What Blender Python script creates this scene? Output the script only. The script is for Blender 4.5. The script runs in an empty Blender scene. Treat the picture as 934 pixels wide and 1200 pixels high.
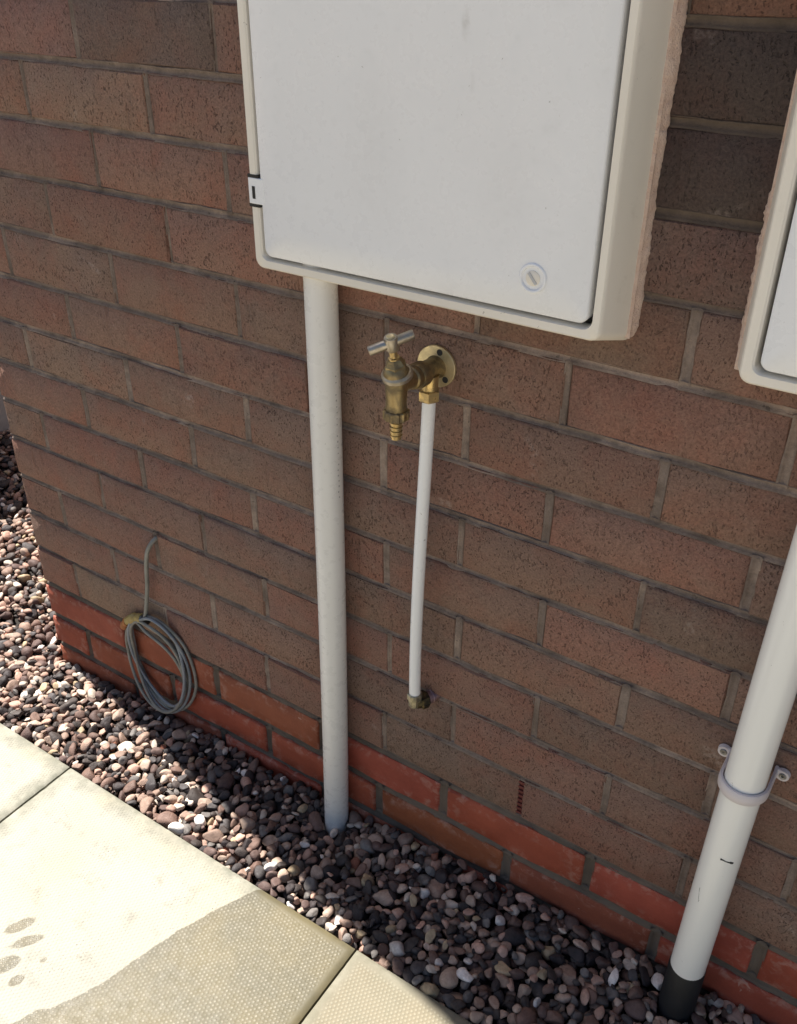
import bpy, bmesh, math, random
import numpy as np
from mathutils import Vector, Matrix
from mathutils import noise as mnoise

random.seed(7); np.random.seed(7)
S = bpy.context.scene
C = S.collection

# ------------------------------------------------------------------ camera
cam_d = bpy.data.cameras.new('camera'); cam = bpy.data.objects.new('camera', cam_d); C.objects.link(cam)
cam_d.sensor_fit = 'VERTICAL'; cam_d.sensor_height = 24.0; cam_d.lens = 24.0 * 1085.35 / 1200.0
cam_d.clip_start = 0.02; cam_d.clip_end = 500
R = np.array([[0.83246542, 0.55404339, 0.0061034], [0.29444756, -0.4330306, -0.85193024], [-0.46936336, 0.71099959, -0.52361972]])
cx, cy, cz = R[0], -R[1], -R[2]
cam.matrix_world = Matrix(((cx[0], cy[0], cz[0], 1.3450859), (cx[1], cy[1], cz[1], -0.8204796), (cx[2], cy[2], cz[2], 1.0308915), (0, 0, 0, 1)))
S.camera = cam
S.render.resolution_x = 797; S.render.resolution_y = 1024

# ------------------------------------------------------------------ light
SUN_AZ = math.radians(12.0)          # how far the sun stands behind the wall plane, seen from the left
SUN_EL = math.radians(58)
sdir = Vector((-math.cos(SUN_AZ) * math.cos(SUN_EL), math.sin(SUN_AZ) * math.cos(SUN_EL), math.sin(SUN_EL)))
world = bpy.data.worlds.new('World'); S.world = world; world.use_nodes = True
nt = world.node_tree; nt.nodes.clear()
wo = nt.nodes.new('ShaderNodeOutputWorld'); bg = nt.nodes.new('ShaderNodeBackground'); sky = nt.nodes.new('ShaderNodeTexSky')
sky.sky_type = 'NISHITA'; sky.sun_disc = False; sky.sun_elevation = SUN_EL
sky.sun_rotation = math.atan2(sdir.x, sdir.y)
sky.air_density = 1.0; sky.dust_density = 2.0; sky.ozone_density = 1.0
bg.inputs[1].default_value = 0.05
nt.links.new(sky.outputs[0], bg.inputs[0]); nt.links.new(bg.outputs[0], wo.inputs[0])
sun_d = bpy.data.lights.new('sun', 'SUN'); sun_d.energy = 5.0; sun_d.angle = math.radians(0.55); sun_d.color = (1.0, 0.965, 0.90)
sun = bpy.data.objects.new('sun', sun_d); C.objects.link(sun)
sun.rotation_euler = sdir.to_track_quat('Z', 'Y').to_euler(); sun.location = (-3, 1, 4)
S.view_settings.view_transform = 'Standard'; S.view_settings.look = 'None'
S.view_settings.gamma = 1.0; S.view_settings.use_curve_mapping = False
S.view_settings.exposure = 1.25

# ------------------------------------------------------------------ helpers
def tag(o, label=None, cat=None, group=None, kind=None):
    if label: o['label'] = label
    if cat: o['category'] = cat
    if group: o['group'] = group
    if kind: o['kind'] = kind
    return o

def link(name, me, mat=None, parent=None, smooth=True):
    o = bpy.data.objects.new(name, me); C.objects.link(o)
    if mat is not None and not me.materials: me.materials.append(mat)
    if parent is not None: o.parent = parent
    if smooth:
        for p in me.polygons: p.use_smooth = True
    return o

def empty(name, loc=(0, 0, 0)):
    o = bpy.data.objects.new(name, None); C.objects.link(o); o.location = loc; o.empty_display_size = 0.05
    return o

def rel(o, parent):           # parent while keeping world placement (parents are unrotated empties)
    o.parent = parent; o.location = Vector(o.location) - Vector(parent.location)
    return o

def mesh_pydata(name, v, f, mat=None, parent=None, smooth=True):
    me = bpy.data.meshes.new(name); me.from_pydata([tuple(map(float, a)) for a in v], [], f); me.update()
    o = link(name, me, mat, None, smooth)
    if parent is not None: rel(o, parent)
    return o

def bm_obj(name, bm, mat, parent=None, smooth=False):
    bmesh.ops.recalc_face_normals(bm, faces=bm.faces)
    me = bpy.data.meshes.new(name); bm.to_mesh(me); bm.free()
    o = link(name, me, mat, None, smooth)
    if parent is not None: rel(o, parent)
    return o

def smooth_angle(o, deg=40):
    me = o.data
    for p in me.polygons: p.use_smooth = True
    me.set_sharp_from_angle(angle=math.radians(deg))
    return o

def frame_of(d):
    d = Vector(d).normalized(); up = Vector((0, 0, 1)) if abs(d.z) < 0.9 else Vector((0, 1, 0))
    a = d.cross(up).normalized(); b = d.cross(a).normalized(); return a, b

def tube(pts, r, n=16, cap=True):
    pts = [Vector(p) for p in pts]; v = []; f = []
    rs = r if isinstance(r, (list, tuple)) else [r] * len(pts)
    a = None
    for i, p in enumerate(pts):
        d = (pts[min(i + 1, len(pts) - 1)] - pts[max(i - 1, 0)]).normalized()
        if a is None: a, b = frame_of(d)
        else:
            a = (a - d * a.dot(d)).normalized(); b = d.cross(a)
        for k in range(n):
            t = 2 * math.pi * k / n; v.append(p + (a * math.cos(t) + b * math.sin(t)) * rs[i])
    for i in range(len(pts) - 1):
        for k in range(n):
            f.append((i * n + k, i * n + (k + 1) % n, (i + 1) * n + (k + 1) % n, (i + 1) * n + k))
    if cap: f.append(tuple(range(n - 1, -1, -1))); f.append(tuple(range((len(pts) - 1) * n, len(pts) * n)))
    return v, f

def lathe(base, axis, prof, n=28, star=None):
    """prof: (distance along axis, radius); star(k, i) may modulate the radius"""
    base = Vector(base); d = Vector(axis).normalized(); a, b = frame_of(d); v = []; f = []
    for i, (h, r) in enumerate(prof):
        for k in range(n):
            t = 2 * math.pi * k / n; rr = r * (star(k, i) if star else 1)
            v.append(base + d * h + (a * math.cos(t) + b * math.sin(t)) * rr)
    for i in range(len(prof) - 1):
        for k in range(n):
            f.append((i * n + k, i * n + (k + 1) % n, (i + 1) * n + (k + 1) % n, (i + 1) * n + k))
    f.append(tuple(range(n - 1, -1, -1))); f.append(tuple(range((len(prof) - 1) * n, len(prof) * n)))
    return v, f

def lathe_obj(name, base, axis, prof, mat, parent=None, n=28, star=None, ang=35):
    v, f = lathe(base, axis, prof, n, star)
    o = mesh_pydata(name, v, f, mat, parent); return smooth_angle(o, ang)

def tube_obj(name, pts, r, mat, parent=None, n=20):
    v, f = tube(pts, r, n); o = mesh_pydata(name, v, f, mat, parent); return smooth_angle(o, 50)

def box_bm(x0, x1, y0, y1, z0, z1, bev=0.0, seg=2):
    bm = bmesh.new(); bmesh.ops.create_cube(bm, size=1)
    for v in bm.verts: v.co = Vector(((x0 + x1) / 2 + v.co.x * (x1 - x0), (y0 + y1) / 2 + v.co.y * (y1 - y0), (z0 + z1) / 2 + v.co.z * (z1 - z0)))
    if bev: bmesh.ops.bevel(bm, geom=list(bm.edges), offset=bev, segments=seg, profile=0.5, affect='EDGES')
    return bm

# ------------------------------------------------------------------ material helpers
class NT:
    def __init__(s, name):
        s.m = bpy.data.materials.new(name); s.m.use_nodes = True; s.t = s.m.node_tree; s.t.nodes.clear()
        s.out = s.n('ShaderNodeOutputMaterial'); s.b = s.n('ShaderNodeBsdfPrincipled'); s.l(s.b.outputs[0], s.out.inputs[0])
    def n(s, t): return s.t.nodes.new(t)
    def l(s, a, b): s.t.links.new(a, b)
    def set(s, inp, v):
        if hasattr(v, 'is_output'): s.l(v, inp)
        else: inp.default_value = v
    def math(s, op, a, b=0.0, c=0.0, clamp=False):
        n = s.n('ShaderNodeMath'); n.operation = op; n.use_clamp = clamp
        s.set(n.inputs[0], a); s.set(n.inputs[1], b); s.set(n.inputs[2], c); return n.outputs[0]
    def vmath(s, op, a, b=(0, 0, 0)):
        n = s.n('ShaderNodeVectorMath'); n.operation = op; s.set(n.inputs[0], a)
        if op == 'SCALE': s.set(n.inputs[3], b)
        else: s.set(n.inputs[1], b)
        return n.outputs[1] if op == 'DOT_PRODUCT' else n.outputs[0]
    def noise(s, vec, scale, detail=4, rough=0.55, dist=0.0):
        n = s.n('ShaderNodeTexNoise'); s.l(vec, n.inputs['Vector']); n.inputs['Scale'].default_value = scale
        n.inputs['Detail'].default_value = detail; n.inputs['Roughness'].default_value = rough; n.inputs['Distortion'].default_value = dist
        return n.outputs[0]
    def vor(s, vec, scale, feature='F1'):
        n = s.n('ShaderNodeTexVoronoi'); n.feature = feature; s.l(vec, n.inputs['Vector']); n.inputs['Scale'].default_value = scale
        return n.outputs[0]
    def mapr(s, v, a, b, c=0.0, d=1.0, smooth=False):
        n = s.n('ShaderNodeMapRange'); n.clamp = True
        if smooth: n.interpolation_type = 'SMOOTHSTEP'
        s.set(n.inputs[0], v)
        for i, q in enumerate((a, b, c, d)): n.inputs[i + 1].default_value = q
        return n.outputs[0]
    def mix(s, fac, a, b, mode='MIX'):
        n = s.n('ShaderNodeMix'); n.data_type = 'RGBA'; n.blend_type = mode
        s.set(n.inputs[0], fac)
        s.set(n.inputs[6], a if hasattr(a, 'is_output') else (*a, 1)); s.set(n.inputs[7], b if hasattr(b, 'is_output') else (*b, 1))
        return n.outputs[2]
    def bump(s, h, strength, dist, prev=None):
        n = s.n('ShaderNodeBump'); n.inputs['Strength'].default_value = strength; n.inputs['Distance'].default_value = dist
        s.l(h, n.inputs['Height'])
        if prev is not None: s.l(prev, n.inputs['Normal'])
        return n.outputs[0]
    def pos(s): return s.n('ShaderNodeNewGeometry').outputs['Position']
    def rand(s): return s.n('ShaderNodeObjectInfo').outputs['Random']
    def ocol(s): return s.n('ShaderNodeObjectInfo').outputs['Color']
    def attr(s, name, out='Fac'):
        n = s.n('ShaderNodeAttribute'); n.attribute_name = name; return n.outputs[out]
    def fin(s, col=None, rough=None, nrm=None, **kw):
        if col is not None: s.set(s.b.inputs['Base Color'], col if hasattr(col, 'is_output') else (*col, 1))
        if rough is not None: s.set(s.b.inputs['Roughness'], rough)
        if nrm is not None: s.l(nrm, s.b.inputs['Normal'])
        for k, v in kw.items(): s.set(s.b.inputs[k.replace('_', ' ')], v)
        return s.m

def seeded(t, amount=13.0):
    p = t.pos(); r = t.rand(); cv = t.n('ShaderNodeCombineXYZ')
    t.l(t.math('MULTIPLY', r, amount), cv.inputs[0]); t.l(t.math('MULTIPLY', r, amount * 0.7), cv.inputs[1]); t.l(t.math('MULTIPLY', r, amount * 1.3), cv.inputs[2])
    return t.vmath('ADD', p, cv.outputs[0])

def mat_brick():
    t = NT('rustic_brown_brick'); v = seeded(t); base = t.ocol()
    big = t.noise(v, 11, 4, 0.62, 0.3); mid = t.noise(v, 38, 5, 0.65)
    col = t.mix(t.mapr(big, 0.42, 0.62), base, t.mix(1.0, base, (1.04, 0.86, 0.82), 'MULTIPLY'))           # redder burn
    col = t.mix(t.mapr(mid, 0.45, 0.70, 0, 0.7), col, t.mix(1.0, base, (0.88, 0.90, 0.90), 'MULTIPLY'))   # greyer clay
    fine = t.noise(v, 420, 3, 0.65)
    col = t.mix(t.mapr(fine, 0.35, 0.70, 0, 0.55), t.mix(1.0, col, (0.62, 0.59, 0.57), 'MULTIPLY'), t.mix(1.0, col, (1.36, 1.34, 1.32), 'MULTIPLY'))
    # drag marks: short dark pits, a little longer than high, leaning
    vs = t.n('ShaderNodeMapping'); t.l(v, vs.inputs[0]); vs.inputs['Rotation'].default_value = (0, 0.5, 0); vs.inputs['Scale'].default_value = (1.0, 1.0, 0.55)
    p1 = t.noise(vs.outputs[0], 430, 2, 0.5, 0.4); p2 = t.noise(v, 60, 2, 0.5)
    thr = t.math('ADD', p1, t.math('MULTIPLY', t.math('SUBTRACT', p2, 0.5), 0.30))
    pit = t.mapr(thr, 0.615, 0.71)
    pit = t.math('MULTIPLY', pit, t.mapr(t.math('FRACT', t.math('MULTIPLY', t.rand(), 37.0)), 0.0, 1.0, 0.35, 1.0))
    # upright drag creases
    vc = t.n('ShaderNodeMapping'); t.l(v, vc.inputs[0]); vc.inputs['Rotation'].default_value = (0, 0.06, 0); vc.inputs['Scale'].default_value = (1.0, 1.0, 0.10)
    cr = t.math('MULTIPLY', t.mapr(t.noise(vc.outputs[0], 75, 3, 0.55), 0.60, 0.72), t.mapr(t.noise(v, 12, 2), 0.45, 0.6))
    col = t.mix(t.math('MULTIPLY', cr, 0.38), col, t.mix(1.0, base, (0.55, 0.46, 0.42), 'MULTIPLY'))
    col = t.mix(t.math('MULTIPLY', pit, 0.66), col, t.mix(1.0, base, (0.40, 0.31, 0.27), 'MULTIPLY'))
    # lime smears here and there
    sm = t.math('MULTIPLY', t.mapr(t.noise(v, 16, 4, 0.6, 0.4), 0.65, 0.75), t.mapr(t.noise(v, 150, 4, 0.7), 0.42, 0.62))
    col = t.mix(t.math('MULTIPLY', sm, 0.5), col, (0.46, 0.38, 0.33))
    h = t.math('SUBTRACT', t.math('ADD', t.math('MULTIPLY', fine, 0.35), t.math('MULTIPLY', mid, 0.8)), t.math('ADD', t.math('MULTIPLY', pit, 0.9), t.math('MULTIPLY', cr, 0.6)))
    return t.fin(col, 0.9, t.bump(h, 1.0, 0.0030))

def mat_red():
    t = NT('smooth_red_plinth_brick'); v = seeded(t); base = t.ocol()
    big = t.noise(v, 14, 4, 0.6); fine = t.noise(v, 300, 4, 0.6)
    col = t.mix(t.mapr(big, 0.35, 0.68), t.mix(1.0, base, (0.72, 0.66, 0.64), 'MULTIPLY'), base)
    col = t.mix(t.mapr(fine, 0.35, 0.7, 0, 0.4), t.mix(1.0, col, (0.78, 0.76, 0.76), 'MULTIPLY'), col)
    # efflorescence: pale bloom along worn edges plus cloudy patches
    ed = t.attr('rim'); en = t.noise(v, 70, 5, 0.65, 0.4)
    e1 = t.math('MULTIPLY', ed, t.mapr(en, 0.50, 0.66)); e2 = t.mapr(t.noise(v, 11, 5, 0.65), 0.66, 0.84, 0, 0.28)
    chip = t.mapr(t.noise(v, 55, 3, 0.5, 1.0), 0.73, 0.76, 0, 0.5)
    e = t.math('MAXIMUM', t.math('MAXIMUM', t.math('MULTIPLY', e1, 0.40), e2), chip)
    col = t.mix(e, col, (0.50, 0.33, 0.26))
    return t.fin(col, 0.75, t.bump(t.math('ADD', fine, t.math('MULTIPLY', en, 0.7)), 0.35, 0.0012))

def mat_mortar():
    t = NT('weathered_mortar'); v = t.pos(); z = t.n('ShaderNodeSeparateXYZ'); t.l(v, z.inputs[0])
    a = t.noise(v, 22, 5, 0.65); b = t.noise(v, 260, 4, 0.7); c = t.noise(v, 6, 3, 0.6)
    col = t.mix(t.mapr(a, 0.35, 0.66), (0.185, 0.138, 0.110), (0.31, 0.238, 0.196))
    col = t.mix(t.math('MULTIPLY', t.mapr(t.noise(v, 5.3, 5, 0.7), 0.52, 0.63), 0.75), col, (0.50, 0.38, 0.30))
    col = t.mix(t.mapr(b, 0.3, 0.75, 0, 0.5), t.mix(1.0, col, (0.7, 0.7, 0.7), 'MULTIPLY'), t.mix(1.0, col, (1.3, 1.3, 1.3), 'MULTIPLY'))
    # grains of sand, pinholes, and shade between the two cabinets painted into the mortar colour
    g = t.noise(v, 900, 2, 0.6); ho = t.mapr(t.noise(v, 130, 3, 0.6), 0.66, 0.72)
    col = t.mix(t.mapr(g, 0.5, 0.75, 0, 0.35), col, t.mix(1.0, col, (1.5, 1.45, 1.4), 'MULTIPLY'))
    col = t.mix(t.math('MULTIPLY', ho, 0.6), col, (0.05, 0.04, 0.032))
    cab_shade = t.math('MULTIPLY', t.mapr(z.outputs[0], 1.04, 1.07), t.mapr(z.outputs[2], 0.735, 0.765))
    col = t.mix(t.math('MULTIPLY', cab_shade, 0.85), col, t.mix(t.mapr(a, 0.35, 0.66), (0.070, 0.052, 0.040), (0.125, 0.092, 0.070)))
    # damp, stained joints of the plinth have their own darker mortar
    low = t.mapr(z.outputs[2], 0.002, -0.012)
    col = t.mix(low, col, t.mix(t.mapr(c, 0.4, 0.6), (0.10, 0.080, 0.062), (0.17, 0.13, 0.10)))
    return t.fin(col, 0.95, t.bump(t.math('ADD', b, t.math('MULTIPLY', a, 1.5)), 0.7, 0.002))

def mat_plastic(name, c, rough=0.38, grime=0.10, dirt=(0.30, 0.26, 0.2), scuff=True, rub=None, smoothb=False):
    t = NT(name); v = seeded(t, 3.0)
    a = t.noise(v, 4.5, 4, 0.6); b = t.noise(v, 60, 4, 0.65); d = t.noise(v, 900, 2, 0.5)
    col = t.mix(t.mapr(a, 0.35, 0.75, 0, grime), c, dirt)
    col = t.mix(t.mapr(b, 0.60, 0.80, 0, grime * 1.3), col, dirt)
    if scuff:
        s = t.mapr(t.noise(v, 210, 2, 0.4, 0.8), 0.765, 0.80, 0, 0.5); col = t.mix(s, col, (0.16, 0.13, 0.10))
    if rub:
        for (q, r_, amt) in rub:
            w = t.vmath('MULTIPLY', t.vmath('SUBTRACT', t.vmath('ADD', t.pos(), t.vmath('SCALE', (1, 0, 0.2), t.math('MULTIPLY', t.math('SUBTRACT', t.noise(t.pos(), 60, 3), 0.5), 0.006))), q), (1 / r_[0], 1 / r_[1], 1 / r_[2]))
            n_ = t.n('ShaderNodeVectorMath'); n_.operation = 'LENGTH'; t.l(w, n_.inputs[0])
            col = t.mix(t.math('MULTIPLY', t.mapr(n_.outputs[1], 0.1, 1.0, amt, 0.0, True), t.mapr(t.noise(t.pos(), 170, 3), 0.35, 0.6, 0.4, 1.0)), col, (0.30, 0.28, 0.25))
    return t.fin(col, rough if smoothb else t.mapr(b, 0.3, 0.7, rough - 0.06, rough + 0.10), t.bump(t.math('ADD', t.math('MULTIPLY', d, 0.12), a), 0.02 if smoothb else 0.12, 0.002))

def mat_brass(name, c, dull, rough):
    t = NT(name); v = t.pos()
    a = t.noise(v, 70, 4, 0.65, 0.5); b = t.noise(v, 500, 3, 0.6)
    f = t.mapr(a, 0.36, 0.62)
    return t.fin(t.mix(f, c, dull), t.mapr(a, 0.3, 0.7, rough, rough + 0.22), t.bump(b, 0.25, 0.0008), Metallic=t.mapr(a, 0.35, 0.75, 0.95, 0.55))

def mat_slab():
    t = NT('buff_concrete_slab'); v = t.pos(); r = t.rand()
    a = t.noise(v, 5.5, 5, 0.62); b = t.noise(v, 34, 5, 0.7); c = t.noise(v, 240, 3, 0.7)
    wet_d = t.attr('wet'); edge = t.attr('edge')
    base = t.mix(t.mapr(a, 0.35, 0.68), (0.41, 0.385, 0.315), (0.355, 0.338, 0.285))
    base = t.mix(t.mapr(t.noise(v, 9, 3, 0.5), 0.52, 0.70, 0, 0.6), base, (0.42, 0.365, 0.265))
    base = t.mix(t.mapr(b, 0.54, 0.74, 0, 0.7), base, (0.235, 0.222, 0.19))
    base = t.mix(t.math('MULTIPLY', t.mapr(t.noise(v, 420, 2, 0.5), 0.62, 0.72), t.mapr(t.noise(v, 7, 4, 0.65), 0.40, 0.62, 0.05, 0.8)), base, (0.15, 0.142, 0.125))
    base = t.mix(t.mapr(c, 0.3, 0.7, 0, 0.35), t.mix(1.0, base, (0.86, 0.86, 0.86), 'MULTIPLY'), base)
    # algae and dirt gathered along the arris
    ag = t.math('MULTIPLY', t.mapr(edge, 0.002, 0.034, 1, 0), t.mapr(b, 0.34, 0.58, 0.22, 0.95))
    base = t.mix(ag, base, (0.175, 0.172, 0.135))
    # pimpled non-slip face: hexagonal lattice of low domes
    P = 0.0058; k = 4 * math.pi / (math.sqrt(3) * P); s = None
    for th in (20, 80, 140):
        d = t.vmath('DOT_PRODUCT', v, (k * math.cos(math.radians(th)), k * math.sin(math.radians(th)), 0))
        s = t.math('COSINE', d) if s is None else t.math('ADD', s, t.math('COSINE', d))
    dome = t.math('MULTIPLY', t.mapr(s, -0.6, 2.2, smooth=True), t.mapr(edge, 0.010, 0.016))
    wob = t.math('ADD', t.math('MULTIPLY', t.math('SUBTRACT', t.noise(v, 16, 2, 0.5), 0.5), 0.012), t.math('MULTIPLY', t.math('SUBTRACT', t.noise(v, 160, 2, 0.5), 0.5), 0.0022))
    wet = t.mapr(t.math('ADD', wet_d, wob), -0.0008, 0.0018, smooth=True)
    rim = t.mapr(t.math('ADD', wet_d, wob), 0.001, 0.022, 1.0, 0.0)
    wcol = t.mix(t.mapr(t.noise(v, 12, 4, 0.6), 0.38, 0.62), (0.092, 0.079, 0.046), (0.122, 0.099, 0.050))
    wcol = t.mix(t.math('MULTIPLY', rim, 0.35), wcol, (0.066, 0.060, 0.046))
    wcol = t.mix(t.math('MULTIPLY', t.math('MULTIPLY', dome, t.mapr(t.noise(v, 170, 2, 0.5), 0.35, 0.65, 0.2, 1.0)), 0.6), wcol, (0.34, 0.305, 0.24))
    col = t.mix(t.math('MULTIPLY', wet, 0.92), base, wcol)
    dampm = t.math('MULTIPLY', t.attr('damp'), t.mapr(edge, 0.004, 0.02, 0.55, 1.0))
    dcol = t.mix(t.math('MULTIPLY', dome, 0.5), t.mix(t.mapr(t.noise(v, 14, 4, 0.6), 0.40, 0.60), (0.170, 0.149, 0.098), (0.192, 0.160, 0.104)), (0.33, 0.30, 0.225))
    col = t.mix(t.math('MULTIPLY', dampm, 0.80), col, dcol)
    h = t.math('ADD', t.math('MULTIPLY', dome, 0.8), t.math('MULTIPLY', c, 0.18))
    rgh = t.math('SUBTRACT', 0.85, t.math('MULTIPLY', wet, t.mapr(t.noise(v, 90, 3, 0.6), 0.3, 0.7, 0.25, 0.45)))
    return t.fin(col, rgh, t.bump(h, 0.55, 0.0010), Specular_IOR_Level=t.math('SUBTRACT', 0.3, t.math('MULTIPLY', wet, 0.05)))

def mat_pebble():
    t = NT('river_pebble'); v = t.pos(); c = t.attr('tone', 'Color')
    a = t.noise(v, 130, 4, 0.65, 0.4); b = t.noise(v, 700, 3, 0.6)
    col = t.mix(t.mapr(a, 0.38, 0.66, 0, 0.75), c, t.mix(1.0, c, (0.62, 0.60, 0.60), 'MULTIPLY'))
    col = t.mix(t.mapr(b, 0.55, 0.75, 0, 0.35), col, t.mix(1.0, c, (1.5, 1.45, 1.4), 'MULTIPLY'))
    return t.fin(col, t.mapr(a, 0.3, 0.7, 0.55, 0.8), t.bump(t.math('ADD', t.math('MULTIPLY', b, 0.6), a), 0.5, 0.0022), Specular_IOR_Level=0.35)

def mat_simple(name, c1, c2, rough, scale=40, bumpd=0.001, bs=0.4, **kw):
    t = NT(name); v = t.pos(); a = t.noise(v, scale, 5, 0.62); b = t.noise(v, scale * 9, 3, 0.6)
    return t.fin(t.mix(t.mapr(a, 0.35, 0.68), c1, c2), rough, t.bump(t.math('ADD', a, t.math('MULTIPLY', b, 0.4)), bs, bumpd), **kw)

M = dict(
    brick=mat_brick(), red=mat_red(), mortar=mat_mortar(), slab=mat_slab(), pebble=mat_pebble(),
    box=mat_plastic('white_grp_cabinet', (0.83, 0.835, 0.85), 0.28, 0.09, (0.46, 0.44, 0.41), rub=[((0.902, -0.0512, 0.972), (0.006, 0.02, 0.017), 0.30), ((0.911, -0.0512, 0.928), (0.0035, 0.02, 0.012), 0.16), ((0.80, -0.0512, 0.86), (0.05, 0.02, 0.11), 0.07), ((0.95, -0.0512, 0.84), (0.04, 0.02, 0.07), 0.06)]),
    boxedge=mat_plastic('cream_grp_frame', (0.82, 0.765, 0.675), 0.36, 0.14, (0.42, 0.37, 0.28)),
    upvc=mat_plastic('greyed_white_conduit', (0.80, 0.775, 0.73), 0.28, 0.07),
    upvc2=mat_plastic('white_waste_pipe', (0.88, 0.865, 0.82), 0.22, 0.03, (0.45, 0.42, 0.36), smoothb=True),
    thin=mat_plastic('white_water_pipe', (0.87, 0.865, 0.855), 0.30, 0.05, (0.5, 0.48, 0.45)),
    clip=mat_plastic('pinkish_white_clip', (0.66, 0.60, 0.60), 0.35, 0.08),
    black=mat_simple('black_plastic', (0.008, 0.009, 0.011), (0.014, 0.015, 0.018), 0.5, 30),
    nut=mat_brass('limescaled_brass', (0.50, 0.45, 0.32), (0.20, 0.18, 0.13), 0.4),
    elbow=mat_brass('blackened_brass', (0.17, 0.13, 0.06), (0.018, 0.016, 0.014), 0.4),
    gap=mat_simple('dark_gap_shade', (0.025, 0.023, 0.021), (0.04, 0.036, 0.032), 0.9, 60),  # near-black colour standing in for the shade inside gaps, slots and holes
    sealant=mat_simple('pinkish_sealant', (0.62, 0.44, 0.35), (0.74, 0.57, 0.47), 0.7, 90, 0.004, 0.9),
    brass=mat_brass('bright_brass', (0.66, 0.47, 0.20), (0.36, 0.27, 0.14), 0.22),
    brassd=mat_brass('tarnished_brass', (0.36, 0.27, 0.135), (0.17, 0.13, 0.075), 0.34),
    brassp=mat_brass('pale_brass_plate', (0.72, 0.60, 0.36), (0.56, 0.46, 0.28), 0.30),
    steel=mat_brass('nickel_bar', (0.46, 0.41, 0.34), (0.34, 0.28, 0.20), 0.28),
    cable=mat_simple('grey_cable_sheath', (0.17, 0.17, 0.15), (0.26, 0.25, 0.22), 0.45, 50),
    cableb=mat_simple('bluish_grey_cable_sheath', (0.17, 0.195, 0.225), (0.26, 0.275, 0.28), 0.42, 50),
    tape=mat_simple('yellow_tape', (0.40, 0.31, 0.10), (0.33, 0.22, 0.07), 0.5, 120),
    tape2=mat_simple('orange_tape', (0.42, 0.15, 0.03), (0.30, 0.10, 0.03), 0.5, 120),
    weep=mat_simple('dark_red_weep_vent', (0.12, 0.022, 0.017), (0.15, 0.028, 0.021), 0.5, 80),
    soil=mat_simple('dark_soil', (0.018, 0.014, 0.012), (0.035, 0.028, 0.022), 0.95, 25, 0.01, 0.8),
    yard=mat_simple('buff_yard_gravel', (0.30, 0.25, 0.19), (0.38, 0.33, 0.26), 0.95, 25, 0.01, 0.8),
    block=mat_simple('pale_concrete_block', (0.30, 0.31, 0.32), (0.38, 0.39, 0.40), 0.9, 20, 0.003, 0.5),
    mark=mat_simple('black_scuff', (0.02, 0.018, 0.016), (0.05, 0.045, 0.04), 0.8, 200),
    smudge=mat_simple('grey_smudge', (0.42, 0.40, 0.38), (0.5, 0.48, 0.46), 0.6, 200),
    screw=mat_simple('zinc_screw', (0.30, 0.29, 0.27), (0.18, 0.17, 0.16), 0.4, 200, Metallic=0.8),
    key=mat_simple('lock_slot', (0.52, 0.52, 0.52), (0.45, 0.45, 0.46), 0.6, 100),
)

# ------------------------------------------------------------------ setting: ground sheet
v = [(-60, -60, -0.30), (60, -60, -0.30), (60, 60, -0.30), (-60, 60, -0.30)]
ground = mesh_pydata('ground', v, [(0, 1, 2, 3)], M['yard'], smooth=False); ground['kind'] = 'structure'

# ------------------------------------------------------------------ the house wall
XMAX = 4.5; ZTOP = 4.8
wall = empty('house_wall', (0, 0, -0.30))
tag(wall, 'brown rustic brick house wall with a red brick plinth at its foot', 'wall')

dz = {0: 0, 1: .6, 2: 3.0, 3: 2, 4: 1.3, 5: -1, 6: -2, 7: -3.4, 8: -1, 9: 2, 10: 5.5, 11: 4, 12: 4.5, 13: 4}
def bed(k):
    if k == 0: return -0.005
    if k == -1: return -0.081
    if k == -2: return -0.152
    if k < -2: return -0.152 + (k + 2) * 0.074
    return (75 * k + (dz.get(k, 4) + dz.get(k - 1, 4)) / 2) / 1000
PERP = {   # measured perpend joints, metres from the left corner
    0: [103, 331, 555, 780, 1004, 1232], 1: [219, 449, 674, 895, 1119], 2: [105, 336, 565, 790, 1013, 1238], 3: [222, 449, 673, 896, 1121],
    4: [101, 330, 557, 785, 1007, 1233], 5: [220, 448, 672, 893, 1120], 6: [104, 331, 559, 780, 1001, 1225], 7: [224, 446, 671, 893, 1119],
    8: [104, 333, 560, 785, 1006, 1230], 9: [223, 451, 676, 898, 1124], 10: [106, 334, 560], 11: [219, 445, 670, 865, 1058, 1274], 12: [107, 334, 559], 13: [220, 447, 668, 870, 1072, 1288],
    -1: [215, 436, 660, 885, 1113], -2: [98, 322, 546, 769, 994, 1217], -3: [217, 435, 660, 885, 1110]}
def perps(k, xmax):
    L = [a / 1000 for a in PERP.get(k, [107.5 if k % 2 == 0 else 220])]
    while L[-1] + 0.225 < xmax: L.append(L[-1] + 0.225 + random.uniform(-.003, .003))
    return L

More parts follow.
